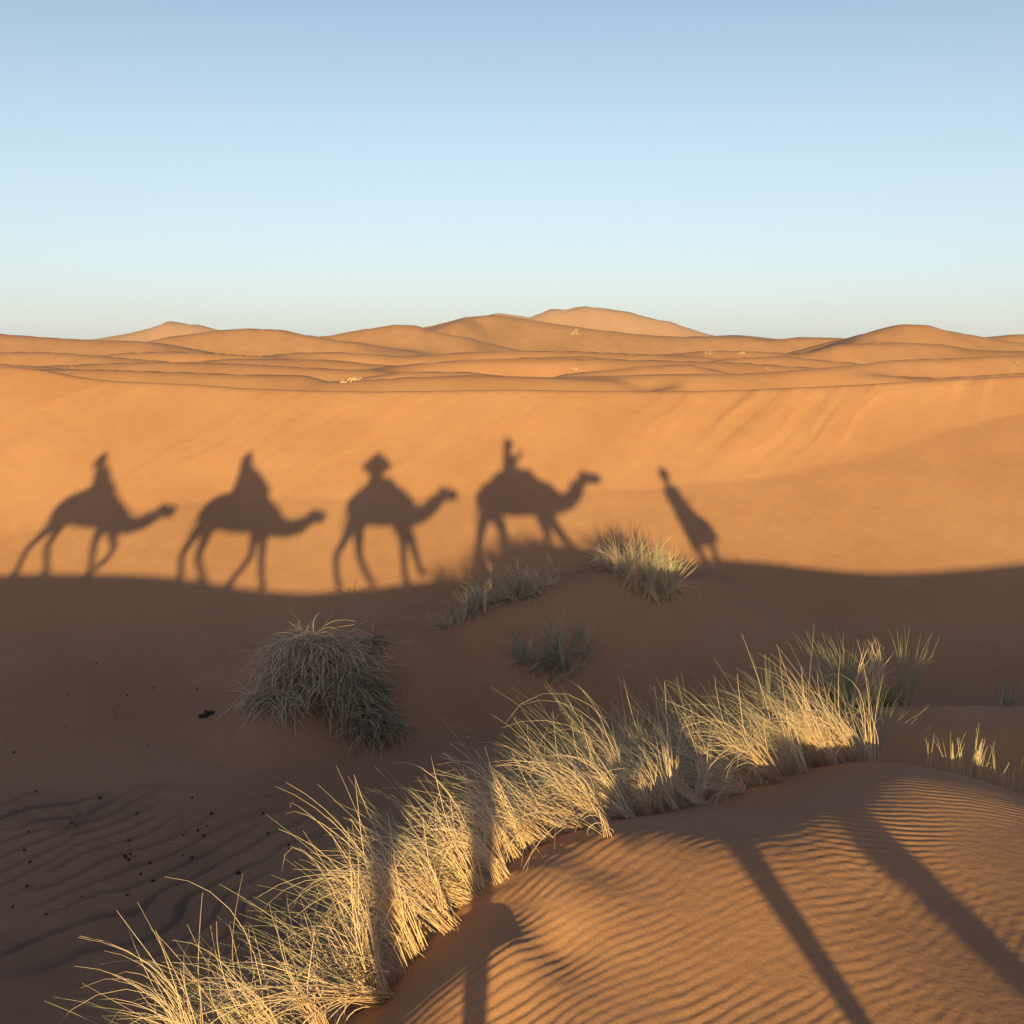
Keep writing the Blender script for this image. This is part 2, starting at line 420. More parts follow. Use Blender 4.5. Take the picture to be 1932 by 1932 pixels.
def grass_mat(name, base, tip, green, trans=0.25):
    m, n, b = new_mat(name)
    N = n.nodes.new; Lk = n.links.new
    a = N('ShaderNodeAttribute'); a.attribute_name = 'tint'
    t = N('ShaderNodeAttribute'); t.attribute_name = 'along'
    m1 = N('ShaderNodeMixRGB'); m1.inputs[1].default_value = (*base, 1); m1.inputs[2].default_value = (*tip, 1)
    Lk(t.outputs['Fac'], m1.inputs[0])
    m2 = N('ShaderNodeMixRGB'); m2.inputs[2].default_value = (*green, 1)
    Lk(a.outputs['Fac'], m2.inputs[0]); Lk(m1.outputs[0], m2.inputs[1])
    Lk(m2.outputs[0], b.inputs['Base Color'])
    b.inputs['Roughness'].default_value = 0.6
    b.inputs['Specular IOR Level'].default_value = 0.3
    tr = N('ShaderNodeBsdfTranslucent'); Lk(m2.outputs[0], tr.inputs['Color'])
    mix = N('ShaderNodeMixShader'); mix.inputs[0].default_value = trans
    out = n.nodes['Material Output']
    Lk(b.outputs[0], mix.inputs[1]); Lk(tr.outputs[0], mix.inputs[2]); Lk(mix.outputs[0], out.inputs['Surface'])
    return m
M_DRY = grass_mat('dry_grass', (.68, .45, .30), (.82, .64, .50), (.70, .55, .38))
M_THATCH = grass_mat('thatch', (.54, .41, .28), (.76, .60, .44), (.20, .14, .09), .05)
M_GREEN = grass_mat('green_grass', (.64, .49, .33), (.56, .50, .34), (.42, .41, .24))
M_GREY = grass_mat('weathered_grass', (.36, .28, .18), (.50, .42, .28), (.36, .30, .18), .1)
M_SAGE = grass_mat('sage_grass', (.38, .33, .20), (.33, .34, .22), (.20, .24, .15), .15)

def plain_mat(name, col, rough=.85, sc=20, amt=.3, bump=.3):
    m, n, b = new_mat(name)
    N = n.nodes.new; Lk = n.links.new
    tc = N('ShaderNodeTexCoord'); no = N('ShaderNodeTexNoise'); no.inputs['Scale'].default_value = sc; no.inputs['Detail'].default_value = 5
    Lk(tc.outputs['Object'], no.inputs['Vector'])
    r = N('ShaderNodeValToRGB')
    r.color_ramp.elements[0].position = .3; r.color_ramp.elements[1].position = .7
    r.color_ramp.elements[0].color = tuple(c * (1 - amt) for c in col) + (1,)
    r.color_ramp.elements[1].color = tuple(min(1, c * (1 + amt)) for c in col) + (1,)
    Lk(no.outputs[0], r.inputs[0]); Lk(r.outputs[0], b.inputs['Base Color'])
    b.inputs['Roughness'].default_value = rough
    bp = N('ShaderNodeBump'); bp.inputs['Strength'].default_value = bump; bp.inputs['Distance'].default_value = .01
    Lk(no.outputs[0], bp.inputs['Height']); Lk(bp.outputs[0], b.inputs['Normal'])
    return m

# ------------------------------------------------------------------ build the ground
def grid_faces(nr, nc):
    i = np.arange(nr - 1)[:, None] * nc + np.arange(nc - 1)[None]
    return np.stack([i, i + 1, i + nc + 1, i + nc], -1).reshape(-1, 4)

def chunked(fn, x, y, n=120000):
    xs = x.ravel(); ys = y.ravel(); out = np.empty(xs.shape)
    for i in range(0, len(xs), n):
        out[i:i + n] = fn(xs[i:i + n], ys[i:i + n])
    return out.reshape(x.shape)

TH = math.radians(42)
th = np.linspace(TH, -TH, 900)
rr = [3.2]
while rr[-1] < 40:
    r = rr[-1]
    d = 0.04 if r < 4.0 else 0.0105 if r < 7.9 else 0.0105 + 0.05 * min(1, (r - 7.9) / 3) if r < 19 else 0.080
    rr.append(r + d)
rr = np.array(rr)
R, T = np.meshgrid(rr, th, indexing='ij')
X = R * np.sin(T); Y = R * np.cos(T)
Z = chunked(terrain, X, Y)
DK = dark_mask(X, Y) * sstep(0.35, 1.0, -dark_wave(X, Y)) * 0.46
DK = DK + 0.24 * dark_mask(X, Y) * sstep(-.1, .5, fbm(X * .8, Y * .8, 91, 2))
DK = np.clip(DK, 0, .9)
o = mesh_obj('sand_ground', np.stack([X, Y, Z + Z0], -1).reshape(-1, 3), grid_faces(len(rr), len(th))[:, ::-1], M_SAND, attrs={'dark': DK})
tag(o, kind='structure')

# same ground to the sides and behind, coarser
gx = np.concatenate([np.linspace(-60, -16, 90), np.linspace(-15.7, 15.7, 190), np.linspace(16, 60, 90)])
gy = np.concatenate([np.linspace(-30, -5, 50), np.linspace(-4.8, 9, 140), np.linspace(9.2, 31, 90)])
GX, GY = np.meshgrid(gx, gy)
GZ = chunked(lambda a, b: terrain(a, b, False), GX, GY) - 0.015
F = grid_faces(len(gy), len(gx))
ang = np.abs(np.arctan2(GX, GY)); rad = np.hypot(GX, GY)
ins = ((ang < TH - 0.03) & (rad > 3.6) & (rad < 38.5)).ravel()
F = F[~ins[F].all(axis=1)]
o = mesh_obj('sand_ground_beside', np.stack([GX, GY, GZ + Z0], -1).reshape(-1, 3), F, M_SAND)
tag(o, kind='structure')

th2 = np.linspace(math.radians(60), -math.radians(60), 660)
r2 = 29.0 * (2500 / 29.0) ** (np.linspace(0, 1, 400) ** 1.0)
R, T = np.meshgrid(r2, th2, indexing='ij')
X = R * np.sin(T); Y = R * np.cos(T)
Z = chunked(erg, X, Y)
o = mesh_obj('dune_field', np.stack([X, Y, Z + Z0], -1).reshape(-1, 3), grid_faces(len(r2), len(th2))[:, ::-1], M_SAND)
tag(o, kind='structure')

# ------------------------------------------------------------------ plants
def height(x, y):
    return float(terrain(np.array([float(x)]), np.array([float(y)]), False)[0]) + Z0
def on_ground(px, py, lo=3.6, hi=34.0, fn=terrain):
    """where a sight line first meets the sand (used to set things down on the sand)"""
    a, b, c = ray(px, py); y = np.linspace(lo, hi, 2600)
    d = c / b * y - (fn(a / b * y, y, False) if fn is terrain else fn(a / b * y, y))
    i = int(np.argmax(d < 0))
    return (a / b * y[i], y[i], c / b * y[i] + Z0)

def blades_mesh(name, base, az, e0, bend, L, rad, mat, parent, tint, power=1.6, S_=9, wob=0.08, sides=3, drift=None, seed=0, minr=.25, t0=0.0, az2=None, el2=None):
    """curved tapering blades; every argument is an array with one entry per blade"""
    n = len(L); r = np.random.default_rng(seed)
    t = np.linspace(0, 1, S_ + 1)
    tt = t[None, :]
    w_ = np.clip((tt - t0) / (1 - t0), 0, 1)
    el = e0[:, None] - bend[:, None] * w_ ** power
    if el2 is not None: el = el + el2[:, None] * np.minimum(1, w_ * 2.2)
    dr = (r.normal(0, .35, n) if drift is None else drift)[:, None]
    a = az[:, None] + dr * w_ + (0 if az2 is None else az2[:, None] * np.minimum(1, w_ * 2.2)) + wob * np.sin(tt * r.uniform(3, 9, (n, 1)) + r.uniform(0, 6, (n, 1)))
    d = np.stack([np.cos(a) * np.cos(el), np.sin(a) * np.cos(el), np.sin(el)], -1)
    step = (L / S_)[:, None, None]
    P = np.concatenate([np.zeros((n, 1, 3)), np.cumsum((d[:, :-1] + d[:, 1:]) * .5 * step, axis=1)], axis=1) + base[:, None, :]
    side = np.stack([-np.sin(a), np.cos(a), np.zeros_like(a)], -1)
    up = np.cross(side, d)
    rr_ = rad[:, None] * (1 - (1 - minr) * tt ** 1.5)
    V = []
    for k in range(sides):
        ph = 2 * np.pi * k / sides
        V.append(P + (side * math.cos(ph) * 1.3 + up * math.sin(ph) * 0.8) * rr_[..., None])
    V = np.stack(V, 2)                                   # n, S+1, sides, 3
    idx = np.arange(n * (S_ + 1) * sides).reshape(n, S_ + 1, sides)
    F = []
    for k in range(sides):
        k2 = (k + 1) % sides
        F.append(np.stack([idx[:, :-1, k], idx[:, :-1, k2], idx[:, 1:, k2], idx[:, 1:, k]], -1).reshape(-1, 4))
    F = np.concatenate(F)
    along = np.repeat(np.broadcast_to(tt, (n, S_ + 1))[..., None], sides, -1).ravel()
    ti = np.repeat(np.repeat(tint[:, None, None], S_ + 1, 1), sides, 2).ravel()
    o = mesh_obj(name, V.reshape(-1, 3), F, mat, parent, attrs={'along': along, 'tint': ti})
    o['kind'] = 'stuff'
    return o

def tussock(loc, label, group, n=200, h=.6, az=math.pi, az_s=.6, e0=1.1, e0_s=.25, bend=1.2, bend_s=.5, spread=.12, rad=.003,
            green=.35, mats=None, seed=0, stiff=.15, cat='grass', kind_name='grass_tussock', ground=True, S_=9, tintm=.3, jit=.22):
    """a clump of wind-bent grass: dry blades and green blades"""
    r = np.random.default_rng(seed)
    mats = mats or (M_DRY, M_GREEN)
    root = empty(kind_name, loc); tag(root, label, cat, group)
    for part, frac, mat in (('dry_blades', 1 - green, mats[0]), ('green_blades', green, mats[1])):
        m = int(n * frac)
        if m < 3: continue
        nb = max(3, m // 14)                             # stalks come in bundles
        bi = r.integers(0, nb, m)
        bang = r.uniform(0, 2 * np.pi, nb); br = spread * np.sqrt(r.uniform(0, 1, nb))
        bx = (br * np.cos(bang))[bi] + r.normal(0, .012, m); by = (br * np.sin(bang))[bi] + r.normal(0, .012, m)
        if ground:
            bz = terrain(loc[0] + bx, loc[1] + by, False) + Z0 - loc[2] - .02
        else: bz = np.zeros(m)
        baz = az + r.normal(0, az_s, nb); be = e0 + r.normal(0, e0_s, nb)
        A = baz[bi] + r.normal(0, jit, m); E = be[bi] + r.normal(0, min(.10, jit * 1.2), m)
        L = h * r.uniform(.55, 1.15, m) * (1.0 if part == 'dry_blades' else 1.12)
        B = np.abs(r.normal(bend, bend_s, m))
        st = r.uniform(0, 1, m) < (stiff if part == 'dry_blades' else min(1, stiff * 2.5 + .2))
        B = np.where(st, B * .22, B)
        E = np.clip(E, .15, 1.5)
        blades_mesh(part, np.stack([bx, by, bz], -1), A, E, B, L, rad * r.uniform(.6, 1.2, m), mat, root,
                    np.clip(r.normal(tintm, .25, m), 0, 1), seed=seed + 5, S_=S_, drift=r.normal(0, .4, m))
    return root

def sheaf_tussock(loc, label, group, n=130, h=.8, az=2.8, e0=1.0, seed=0, rad=.0030, green=.3, spread=.11, bundles=4):
    """several tight stalk bundles that burst into arching blades, plus thin stiff green blades"""
    r = np.random.default_rng(seed)
    root = empty('grass_tussock', loc); tag(root, label, 'grass', group)
    nb = bundles
    ba = r.uniform(0, 2 * np.pi, nb); br = spread * np.sqrt(r.uniform(.1, 1, nb))
    w_ = r.uniform(.4, 1, nb); w_ /= w_.sum()
    def ground_z(bx, by): return terrain(loc[0] + bx, loc[1] + by, False) + Z0 - loc[2] - .02
    m = int(n * (1 - green))
    bi = r.choice(nb, m, p=w_)
    bx = (br * np.cos(ba))[bi] + r.normal(0, .022, m); by = (br * np.sin(ba))[bi] + r.normal(0, .022, m)
    baz = az + r.normal(0, .45, nb); be = np.clip(e0 + r.normal(0, .24, nb), .35, 1.4); bl = h * r.uniform(.75, 1.15, nb)
    L = bl[bi] * np.clip(r.normal(.85, .30, m), .25, 1.45)
    blades_mesh('dry_blades', np.stack([bx, by, ground_z(bx, by)], -1), baz[bi] + r.normal(0, .09, m), np.clip(be[bi] + r.normal(0, .09, m), .3, 1.5),
                np.abs(r.normal(1.45, .75, m)) * (r.uniform(0, 1, m) > .15), L, rad * r.uniform(.6, 1.15, m), M_DRY, root, np.clip(r.normal(.25, .25, m), 0, 1),
                seed=seed + 1, S_=9, power=1.15, t0=.28, az2=r.normal(.10, .50, m), el2=r.normal(.0, .20, m), drift=r.normal(0, .5, m), wob=.04)
    m = max(4, int(n * green))
    bi = r.choice(nb, m, p=w_)
    bx = (br * np.cos(ba))[bi] + r.normal(0, .03, m); by = (br * np.sin(ba))[bi] + r.normal(0, .03, m)
    blades_mesh('green_blades', np.stack([bx, by, ground_z(bx, by)], -1), az + r.normal(.1, .28, m), np.clip(e0 - .22 + r.normal(0, .17, m), .2, 1.45),
                np.abs(r.normal(.35, .25, m)), h * r.uniform(.7, 1.38, m), rad * .72 * r.uniform(.7, 1.1, m), M_GREEN, root, np.clip(r.normal(.45, .3, m), 0, 1),
                seed=seed + 2, S_=7, power=1.6, drift=r.normal(0, .15, m), wob=.05)
    return root

ROW = 'wind-bent grass tussocks along the crest of the near dune'
row_labels = [
    ('sprawling pale tussock at the bottom left end of the grass row', -1.34, -.06),
    ('bleached tussock with long drooping blades at the lower left of the grass row', -1.16, -.02),
    ('tussock with thick straight straw stalks leaning left, low in the grass row', -.97, -.05),
    ('tall leaning straw tussock whose stalk foot sits on bare sand at lower left', -.78, -.06),
    ('straw tussock just above the large leaning one near the shadowed sand', -.60, .0),
    ('pale tussock with a thick bent bundle pointing left', -.46, -.10),
    ('tussock at the foot of the row beside the dark shadow patch', -.30, -.05),
    ('dense golden tussock left of the row middle, crossed by a camel leg shadow', -.15, .02),
    ('golden fan-shaped tussock by the lit sand at the row middle', .02, .0),
    ('small low golden tussock between two taller ones at the row middle', .20, .05),
    ('bushy golden-green tussock at the middle of the grass row', .38, .02),
    ('tall straight-stalked golden tussock standing at the sand edge', .58, -.02),
    ('bright dense sheaf-like tussock at the sharp sand edge, right of middle', .76, -.03),
    ('spreading tussock with arched runners over the sand edge', .98, .02),
    ('tussock with grey-shaded foot right of the bright sheaf', 1.18, .06),
    ('low tussock of horizontal straws pointing left over the shaded sand', 1.42, .0),
    ('tussock of flat bleached straws left of the tall right-hand sheaf', 1.66, -.02),
    ('tall bleached sheaf leaning left where the row nears the summit of the dune', 1.98, -.05),
    ('thick bleached tussock at the summit of the near dune', 2.18, .02),
    ('upright pale tussock on the dune summit, second from the row end', 2.55, .08),
    ('airy arching tussock at the right end of the grass row', 2.85, .12),
]
for i, (lab, x, dy) in enumerate(row_labels):
    y = float(edge_y(np.array([x]))[0]) + dy + .05
    rr2 = random.Random(i)
    u = (x + 1.34) / 4.2
    vf = rr2.uniform(.72, 1.28)
    sheaf_tussock((x, y, height(x, y)), lab, ROW, n=int((74 + 66 * rr2.random()) * vf), h=(.12 * (vf - 1) + .66) - .04 * u + .16 * rr2.random() - (.20 if i in (9, 13) else 0),
                  az=math.pi - .30 - .25 * u, e0=(.78 + .26 * u + .16 * (rr2.random() - .5)) * (.5 if i in (15, 16) else 1), spread=.10 + .05 * rr2.random(), green=.20 + .10 * math.sin(i * 2.1), seed=100 + i,
                  bundles=3 + i % 3)
for k, (px, py, O, h, n, e, lab) in enumerate([(812, 1742, 2.80, .95, 46, .72, 'long straw sheaf leaning far left, its foot alone on bare sand'), (735, 1880, 2.98, 1.05, 54, .68, 'longest straw sheaf at lower left, foot on bare sand'),
                                              (948, 1652, 2.52, .70, 40, .95, 'short stiff straw sheaf at the sand edge left of the row middle'), (1138, 1590, 2.44, .22, 9, .9, 'tiny forked sprig standing alone on the sand below the row')]):
    x, y, z = at_O(px, py, O)
    sheaf_tussock((x, y, height(x, y)), lab, ROW, n=n, h=h, az=math.pi - .25, e0=e, seed=180 + k, green=.1, bundles=1 if k != 1 else 2, spread=.03, rad=.0038)
BACK = 'grass tussocks on the shaded slope just behind the crest row'
back_labels = ['behind the bottom left end of the row', 'behind the second pale tussock', 'behind the arching lower left tussock', 'behind the thick straw stalks at lower left',
               'behind the tall leaning straw tussock', 'behind the bent bundle', 'behind the leg-shadow tussock', 'behind the golden fan', 'behind the small low golden tussock',
               'behind the bushy golden-green tussock', 'behind the straight-stalked tussock', 'behind the bright sheaf', 'behind the arched runners', 'behind the grey-footed tussock',
               'behind the low horizontal straws', 'behind the flat bleached straws', 'behind the tall bleached sheaf', 'behind the summit tussock', 'behind the right end of the row']
for i, lab in enumerate(back_labels):
    u = i / (len(back_labels) - 1)
    x = -1.22 + 4.0 * u
    rr2 = random.Random(50 + i)
    dy = .32 + .30 * rr2.random()
    y = float(edge_y(np.array([x]))[0]) + dy
    sheaf_tussock((x, y, height(x, y)), 'thinner green-tipped grass tussock ' + lab, BACK, n=int((52 + 34 * rr2.random()) * (.6 if -.9 < x < .6 else 1)), h=.64 + .20 * math.sin(math.pi * min(1, u * 1.15)) + .2 * rr2.random() - (.2 if -.9 < x < .6 else 0), az=math.pi - .3 - .35 * u,
                  e0=.74 + .30 * u, green=.42, seed=200 + i, bundles=5, spread=.2, rad=.0026)
for i in range(9):                     # second shaded rank, right half
    x = .7 + 2.5 * i / 8; rr2 = random.Random(80 + i)
    y = float(edge_y(np.array([x]))[0]) + 1.0 + .8 * rr2.random()
    tussock((x, y, height(x, y)), ['leftmost', 'second', 'third', 'fourth', 'middle', 'sixth', 'seventh', 'eighth', 'rightmost'][i] + ' of the sage green tussocks shaded behind the row summit',
            'sage green tussocks in the shade behind the row', n=120, h=.75 + .35 * rr2.random(), az=math.pi - .6, az_s=1.3, e0=1.05, e0_s=.3, bend=1.1, spread=.26, rad=.0030,
            green=.65, mats=(M_GREY, M_SAGE), seed=300 + i, stiff=.25)

# right shrub with sunlit tips, its neighbours
for k, (px, py, Yd, h, n, lab) in enumerate([(1610, 1335, 11.3, .95, 420, 'tall rounded grass bush with sunlit tips behind the dune shoulder'),
                                             (1672, 1338, 11.5, .90, 300, 'grass bush with sunlit tips, right of its taller twin behind the shoulder'),
                                             (1905, 1345, 12.0, .42, 240, 'low dark green grass bush at the right edge above the pale sand shelf')]):
    x, y, z = at_Y(px, py, Yd); z = height(x, y)
    tussock((x, y, z), lab, 'grass bushes behind the dune shoulder', n=int(n * .42), h=h * .9, az=math.pi / 2, az_s=2.2, e0=1.15, e0_s=.35, bend=.8, bend_s=.7, spread=.28, rad=.0040, green=.7,
            mats=(M_DRY, M_SAGE), seed=400 + k, stiff=.4)
# loose upright stalks at the right edge
for k, (px, py, h, lab) in enumerate([(1752, 1452, .34, 'single thin upright stalk pair left of the sparse stalks at right'), (1815, 1462, .42, 'sparse upright pale-green stalks near the right edge'),
                                      (1850, 1480, .50, 'taller sparse upright stalks near the right edge'), (1895, 1492, .42, 'sparse stalks rightmost beside the picture edge')]):
    x, y, z = at_Y(px, py, 7.55 + .05 * k); z = height(x, y)
    tussock((x, y, z), lab, 'sparse stalks right of the dune summit', n=[6, 26, 34, 16][k], h=h, az=0, az_s=3, e0=1.4, e0_s=.12, bend=.35, bend_s=.3, spread=[.03, .12, .14, .10][k], rad=.0042,
            green=.6, seed=450 + k, stiff=.5)

# mound plants
MG = 'grass tufts on the shaded mound'
def mtuft(px, py, lab, n, h, **k):
    x, y, z = on_ground(px, py, 12); return tussock((x, y, z), lab, k.pop('group', MG), n=n, h=h, **k)
for k, (px, py, h, n, lab) in enumerate([(1150, 1078, .62, 170, 'pale sunlit left part of the tall grass clump on the mound crest'), (1188, 1092, .88, 210, 'tall sunlit straw tuft in the middle of the clump on the mound crest'),
                                         (1235, 1118, .95, 260, 'tall yellow-green tuft reaching from shade into sun on the mound'), (1254, 1104, .72, 130, 'green right-hand tuft of the clump on the mound, tips in the sun')]):
    mtuft(px, py, lab, n, h, az=math.pi / 2, az_s=2.0, e0=1.2, e0_s=.25, bend=1.0, bend_s=.6, spread=.36, rad=.0055, green=[.05, .12, .45, .45][k], seed=500 + k, stiff=.35, group='tall grass clump on the mound crest')
for k, (px, py, h, n, lab) in enumerate([(850, 1175, .35, 260, 'low left end of the grey tangled grass band on the mound crest'), (893, 1150, .50, 380, 'grey tangled tuft left of middle on the mound crest'),
                                         (930, 1135, .58, 420, 'grey tangled tuft in the middle of the mound crest band'), (975, 1125, .62, 420, 'grey tangled tuft right of middle on the mound crest'),
                                         (1018, 1108, .50, 320, 'right end tuft of the grey grass band on the mound crest')]):
    mtuft(px, py, lab, n, h, az=math.pi, az_s=2.2, e0=.85, e0_s=.4, bend=1.2, bend_s=.8, spread=.40, rad=.0055, green=.2, mats=(M_THATCH, M_GREY), seed=520 + k, stiff=.3)
for k, (px, py, h, n, lab) in enumerate([(1000, 1262, .50, 150, 'thin grey-green tuft low on the near side of the mound'), (1040, 1262, .75, 260, 'upright grey-green tuft on the near side of the mound'),
                                         (1072, 1245, .60, 170, 'sparse tuft rightmost on the near side of the mound'), (970, 1225, .35, 60, 'wispy tuft high on the near side of the mound')]):
    mtuft(px, py, lab, n, h, az=math.pi / 2, az_s=2.5, e0=1.0, e0_s=.35, bend=.9, bend_s=.7, spread=.32, rad=.0045, green=.4, mats=(M_THATCH, M_SAGE), seed=540 + k, stiff=.3)
mtuft(172, 1850, 'faint small dark tuft on the valley floor at lower left', 70, .3, az=0, az_s=3, e0=1.1, bend=.8, spread=.15, rad=.002, green=.6, mats=(M_GREY, M_SAGE), seed=560, group='small tufts on the valley floor')

# stand-in for an unknown caster: tussock added out of view to shade the ripples
x, y = 2.84, .3
tussock((x, y, height(x, y)), 'added unseen tussock beside the path, stand-in casting the right shadow band on the ripples', None, n=1400, h=.80, jit=.010, az=math.pi, az_s=.02, e0=.70, e0_s=.015,
        bend=.22, bend_s=.1, spread=.02, rad=.011, green=.3, seed=570, stiff=.1)

# ---- half-buried bush of matted old grass
def matted_bush():
    c0 = on_ground(612, 1300, 12)
    root = empty('matted_bush', c0)
    tag(root, 'large half-buried bush of matted grey dead grass drooping over the mound end', 'bush')
    lobes = [(590, 1278, .84, .62, .90, 1500), (655, 1322, .62, .5, .66, 850), (700, 1385, .42, .34, .46, 520), (512, 1330, .46, .34, .24, 340), (690, 1218, .36, .36, .10, 220)]
    base, A, E, B, L, R, T = [], [], [], [], [], [], []
    r = np.random.default_rng(77)
    coreV, coreF = [], []; off = 0
    for (px, py, rx, ry, rz, n) in lobes:
        rx *= .93; rz *= .9
        cx, cy, cz = on_ground(px, py, 12)
        cz -= .12 * rz; cy += .25 * ry
        # dark core: shade of the gaps between strands put into its colour
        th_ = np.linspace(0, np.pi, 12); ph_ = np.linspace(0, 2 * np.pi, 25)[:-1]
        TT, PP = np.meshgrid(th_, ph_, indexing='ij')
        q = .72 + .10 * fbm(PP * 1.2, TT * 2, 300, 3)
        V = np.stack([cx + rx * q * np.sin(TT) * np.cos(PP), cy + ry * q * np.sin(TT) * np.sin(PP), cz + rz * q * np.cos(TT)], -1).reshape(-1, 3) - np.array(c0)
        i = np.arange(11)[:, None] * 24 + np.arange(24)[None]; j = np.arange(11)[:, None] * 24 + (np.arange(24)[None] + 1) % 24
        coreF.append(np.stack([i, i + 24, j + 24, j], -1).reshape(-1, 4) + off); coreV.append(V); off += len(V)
        # strands start on the lobe and droop down its sides, swept to the right
        tH = np.arccos(r.uniform(-.15, 1, n)); pH = r.uniform(0, 2 * np.pi, n)
        q = r.uniform(.80, 1.02, n)
        nx, ny, nz = np.sin(tH) * np.cos(pH), np.sin(tH) * np.sin(pH), np.cos(tH)
        p = np.stack([cx + rx * q * nx, cy + ry * q * ny, cz + rz * q * nz], -1) - np.array(c0)
        base.append(p)
        az = np.arctan2(ny / ry, nx / rx) + r.normal(0, .75, n)
        az = np.where(r.uniform(0, 1, n) < .5, r.normal(-.6, .8, n), az)
        A.append(az); e = 1.2 - 1.35 * tH / (np.pi / 2) + r.normal(0, .32, n)
        E.append(np.clip(e - .25, -1.3, .55)); B.append(np.abs(r.normal(1.5, .5, n)) * np.where(tH < 1, 1, .5)); L.append(r.uniform(.35, .85, n) * (rx + ry + .4) / 1.6)
        R.append(r.uniform(.004, .009, n)); T.append(np.clip(r.normal(.3, .3, n) + (.3 if px > 640 else 0), 0, 1))
    cat = np.concatenate
    mesh_obj('matted_core', cat(coreV), cat(coreF), plain_mat('thatch_gap_shade', (.13, .105, .075), .95, 30, .5, .8), root)
    o = blades_mesh('matted_blades', cat(base), cat(A), cat(E), cat(B), cat(L), cat(R), M_THATCH, root, cat(T), power=1.0, S_=8, seed=78, minr=.5, wob=.32)
    o['kind'] = 'stuff'
    # a few long stems with seed heads standing from the top
    for k, (px, py, az, e0, bend, L_) in enumerate([(575, 1205, 2.3, 1.35, .5, .45), (585, 1200, 1.5, 1.45, 2.4, .62), (605, 1195, .6, 1.25, .5, .5), (560, 1225, 2.9, .8, .3, .55), (700, 1200, .4, 1.5, .4, .42), (730, 1210, .1, .4, .8, .5)]):
        p = np.array(on_ground(px, py + 12, 12)) - np.array(c0)
        st = blades_mesh('stem', p[None] + np.array([[0, 0, .02]]), np.array([az]), np.array([e0]), np.array([bend]), np.array([L_]), np.array([.006]), M_DRY, root, np.array([.1]), S_=12, seed=600 + k, minr=.6)
matted_bush()

# ---- tiny tufts on the far dunes
for k, (px, py, n, h, lab) in enumerate([(668, 718, 160, .55, 'bright pale tuft on the far dune left of centre'), (655, 722, 120, .40, 'small companion left of the bright pale tuft'),
                                         (1083, 699, 110, .55, 'small green tuft on the far dune right of centre'), (1440, 697, 90, .5, 'pale low tuft on the far dune at right'), (1452, 699, 70, .45, 'pale low tuft just right of its twin on the far dune'),
                                         (140, 694, 70, .45, 'pale tuft on the far dune at left'), (1086, 632, 60, 1.6, 'tiny dark tuft below the highest dune'), (1395, 668, 60, .9, 'tiny pale tuft in the flat hollow at right'),
                                         (1330, 668, 50, .9, 'tiny pale tuft left in the flat hollow at right'), (1915, 687, 30, .6, 'tiny tuft near the right edge on the far dune')]):
    x, y, z = on_ground(px, py, 30, 320, erg)
    tussock((x, y, z), lab, 'tiny tufts on the far dunes', n=n, h=.36 * h * max(1, y / 75), az=0, az_s=1.0, e0=.8, e0_s=.4, bend=.8, spread=.35 * max(1, y / 75), rad=.008 * max(1, y / 75), green=.25, seed=700 + k, ground=False, S_=4)

# ---- fallen twigs and droppings
def twig(px, py, az, L_, lab, bend, seed):
    x, y, z = on_ground(px, py, 8)
    root = empty('fallen_stem', (x, y, z + .03)); tag(root, lab, 'twig', 'fallen stems on the shaded sand')
    m = 7; r = np.random.default_rng(seed)
    blades_mesh('stalk', r.normal(0, .02, (m, 3)) * np.array([1, 1, .3]), az + r.normal(0, .18, m), r.uniform(-.02, .18, m), r.uniform(.05, .25, m), L_ * r.uniform(.5, 1, m), np.full(m, .003), M_GREY, root, r.uniform(0, .5, m),
                drift=r.normal(bend, .3, m), seed=seed)
twig(275, 1482, -.15, .9, 'curled dry stem lying on the shaded sand left of centre', .9, 31)
twig(545, 1492, 2.6, .28, 'short dry stem lying below the matted bush', .3, 32)
twig(560, 1515, .1, .45, 'thin pale stem lying in the shade above the grass row', .2, 33)
twig(860, 1440, 2.5, .5, 'bare stem lying right of the matted bush foot', .4, 34)

M_DUNG = plain_mat('dry_dung', (.020, .016, .014), .8, 60, .4, .5)
def lump_mesh(seed, s):
    bm = bmesh.new(); bmesh.ops.create_icosphere(bm, subdivisions=2, radius=1)
    rr3 = random.Random(seed)
    ax = [rr3.uniform(.7, 1.3) for _ in range(3)]
    for v in bm.verts:
        f = 1 + .18 * float(vnoise(np.array([v.co.x * 1.7 + seed]), np.array([v.co.y * 1.7 + v.co.z * 1.3]), seed)[0])
        v.co = Vector((v.co.x * ax[0], v.co.y * ax[1], v.co.z * .75 * ax[2])) * f * s
    for f in bm.faces: f.smooth = True
    me = bpy.data.meshes.new('dropping'); bm.to_mesh(me); bm.free(); me.materials.append(M_DUNG); return me
protos = [lump_mesh(s, .022) for s in range(5)]
spots = [(455,40),(733,87),(720,157),(483,153),(877,161),(318,185),(601,190),(445,220),(561,243),(538,262),(603,278),(548,305),(307,339),(27,411),(101,442),(65,460),(700,427),(170,643),(76,735),
         (906,674),(472,676),(137,834),(332,796),(998,750),(1240,748),(978,808),(933,830),(961,853),(885,850),(866,853),(608,875),(506,915),(805,893),(1264,842),(1360,898),(906,957),(862,945),
         (590,948),(615,941),(635,951),(595,958),(610,966),(142,978),(383,982),(707,982),(663,1033),(722,1070),(128,1090),(601,1135),(385,1140),(114,920),(217,1225),(1125,1030),(1190,115),(930,160),
         (1007,130),(1285,45),(1180,143),(645,745),(60,1188)]
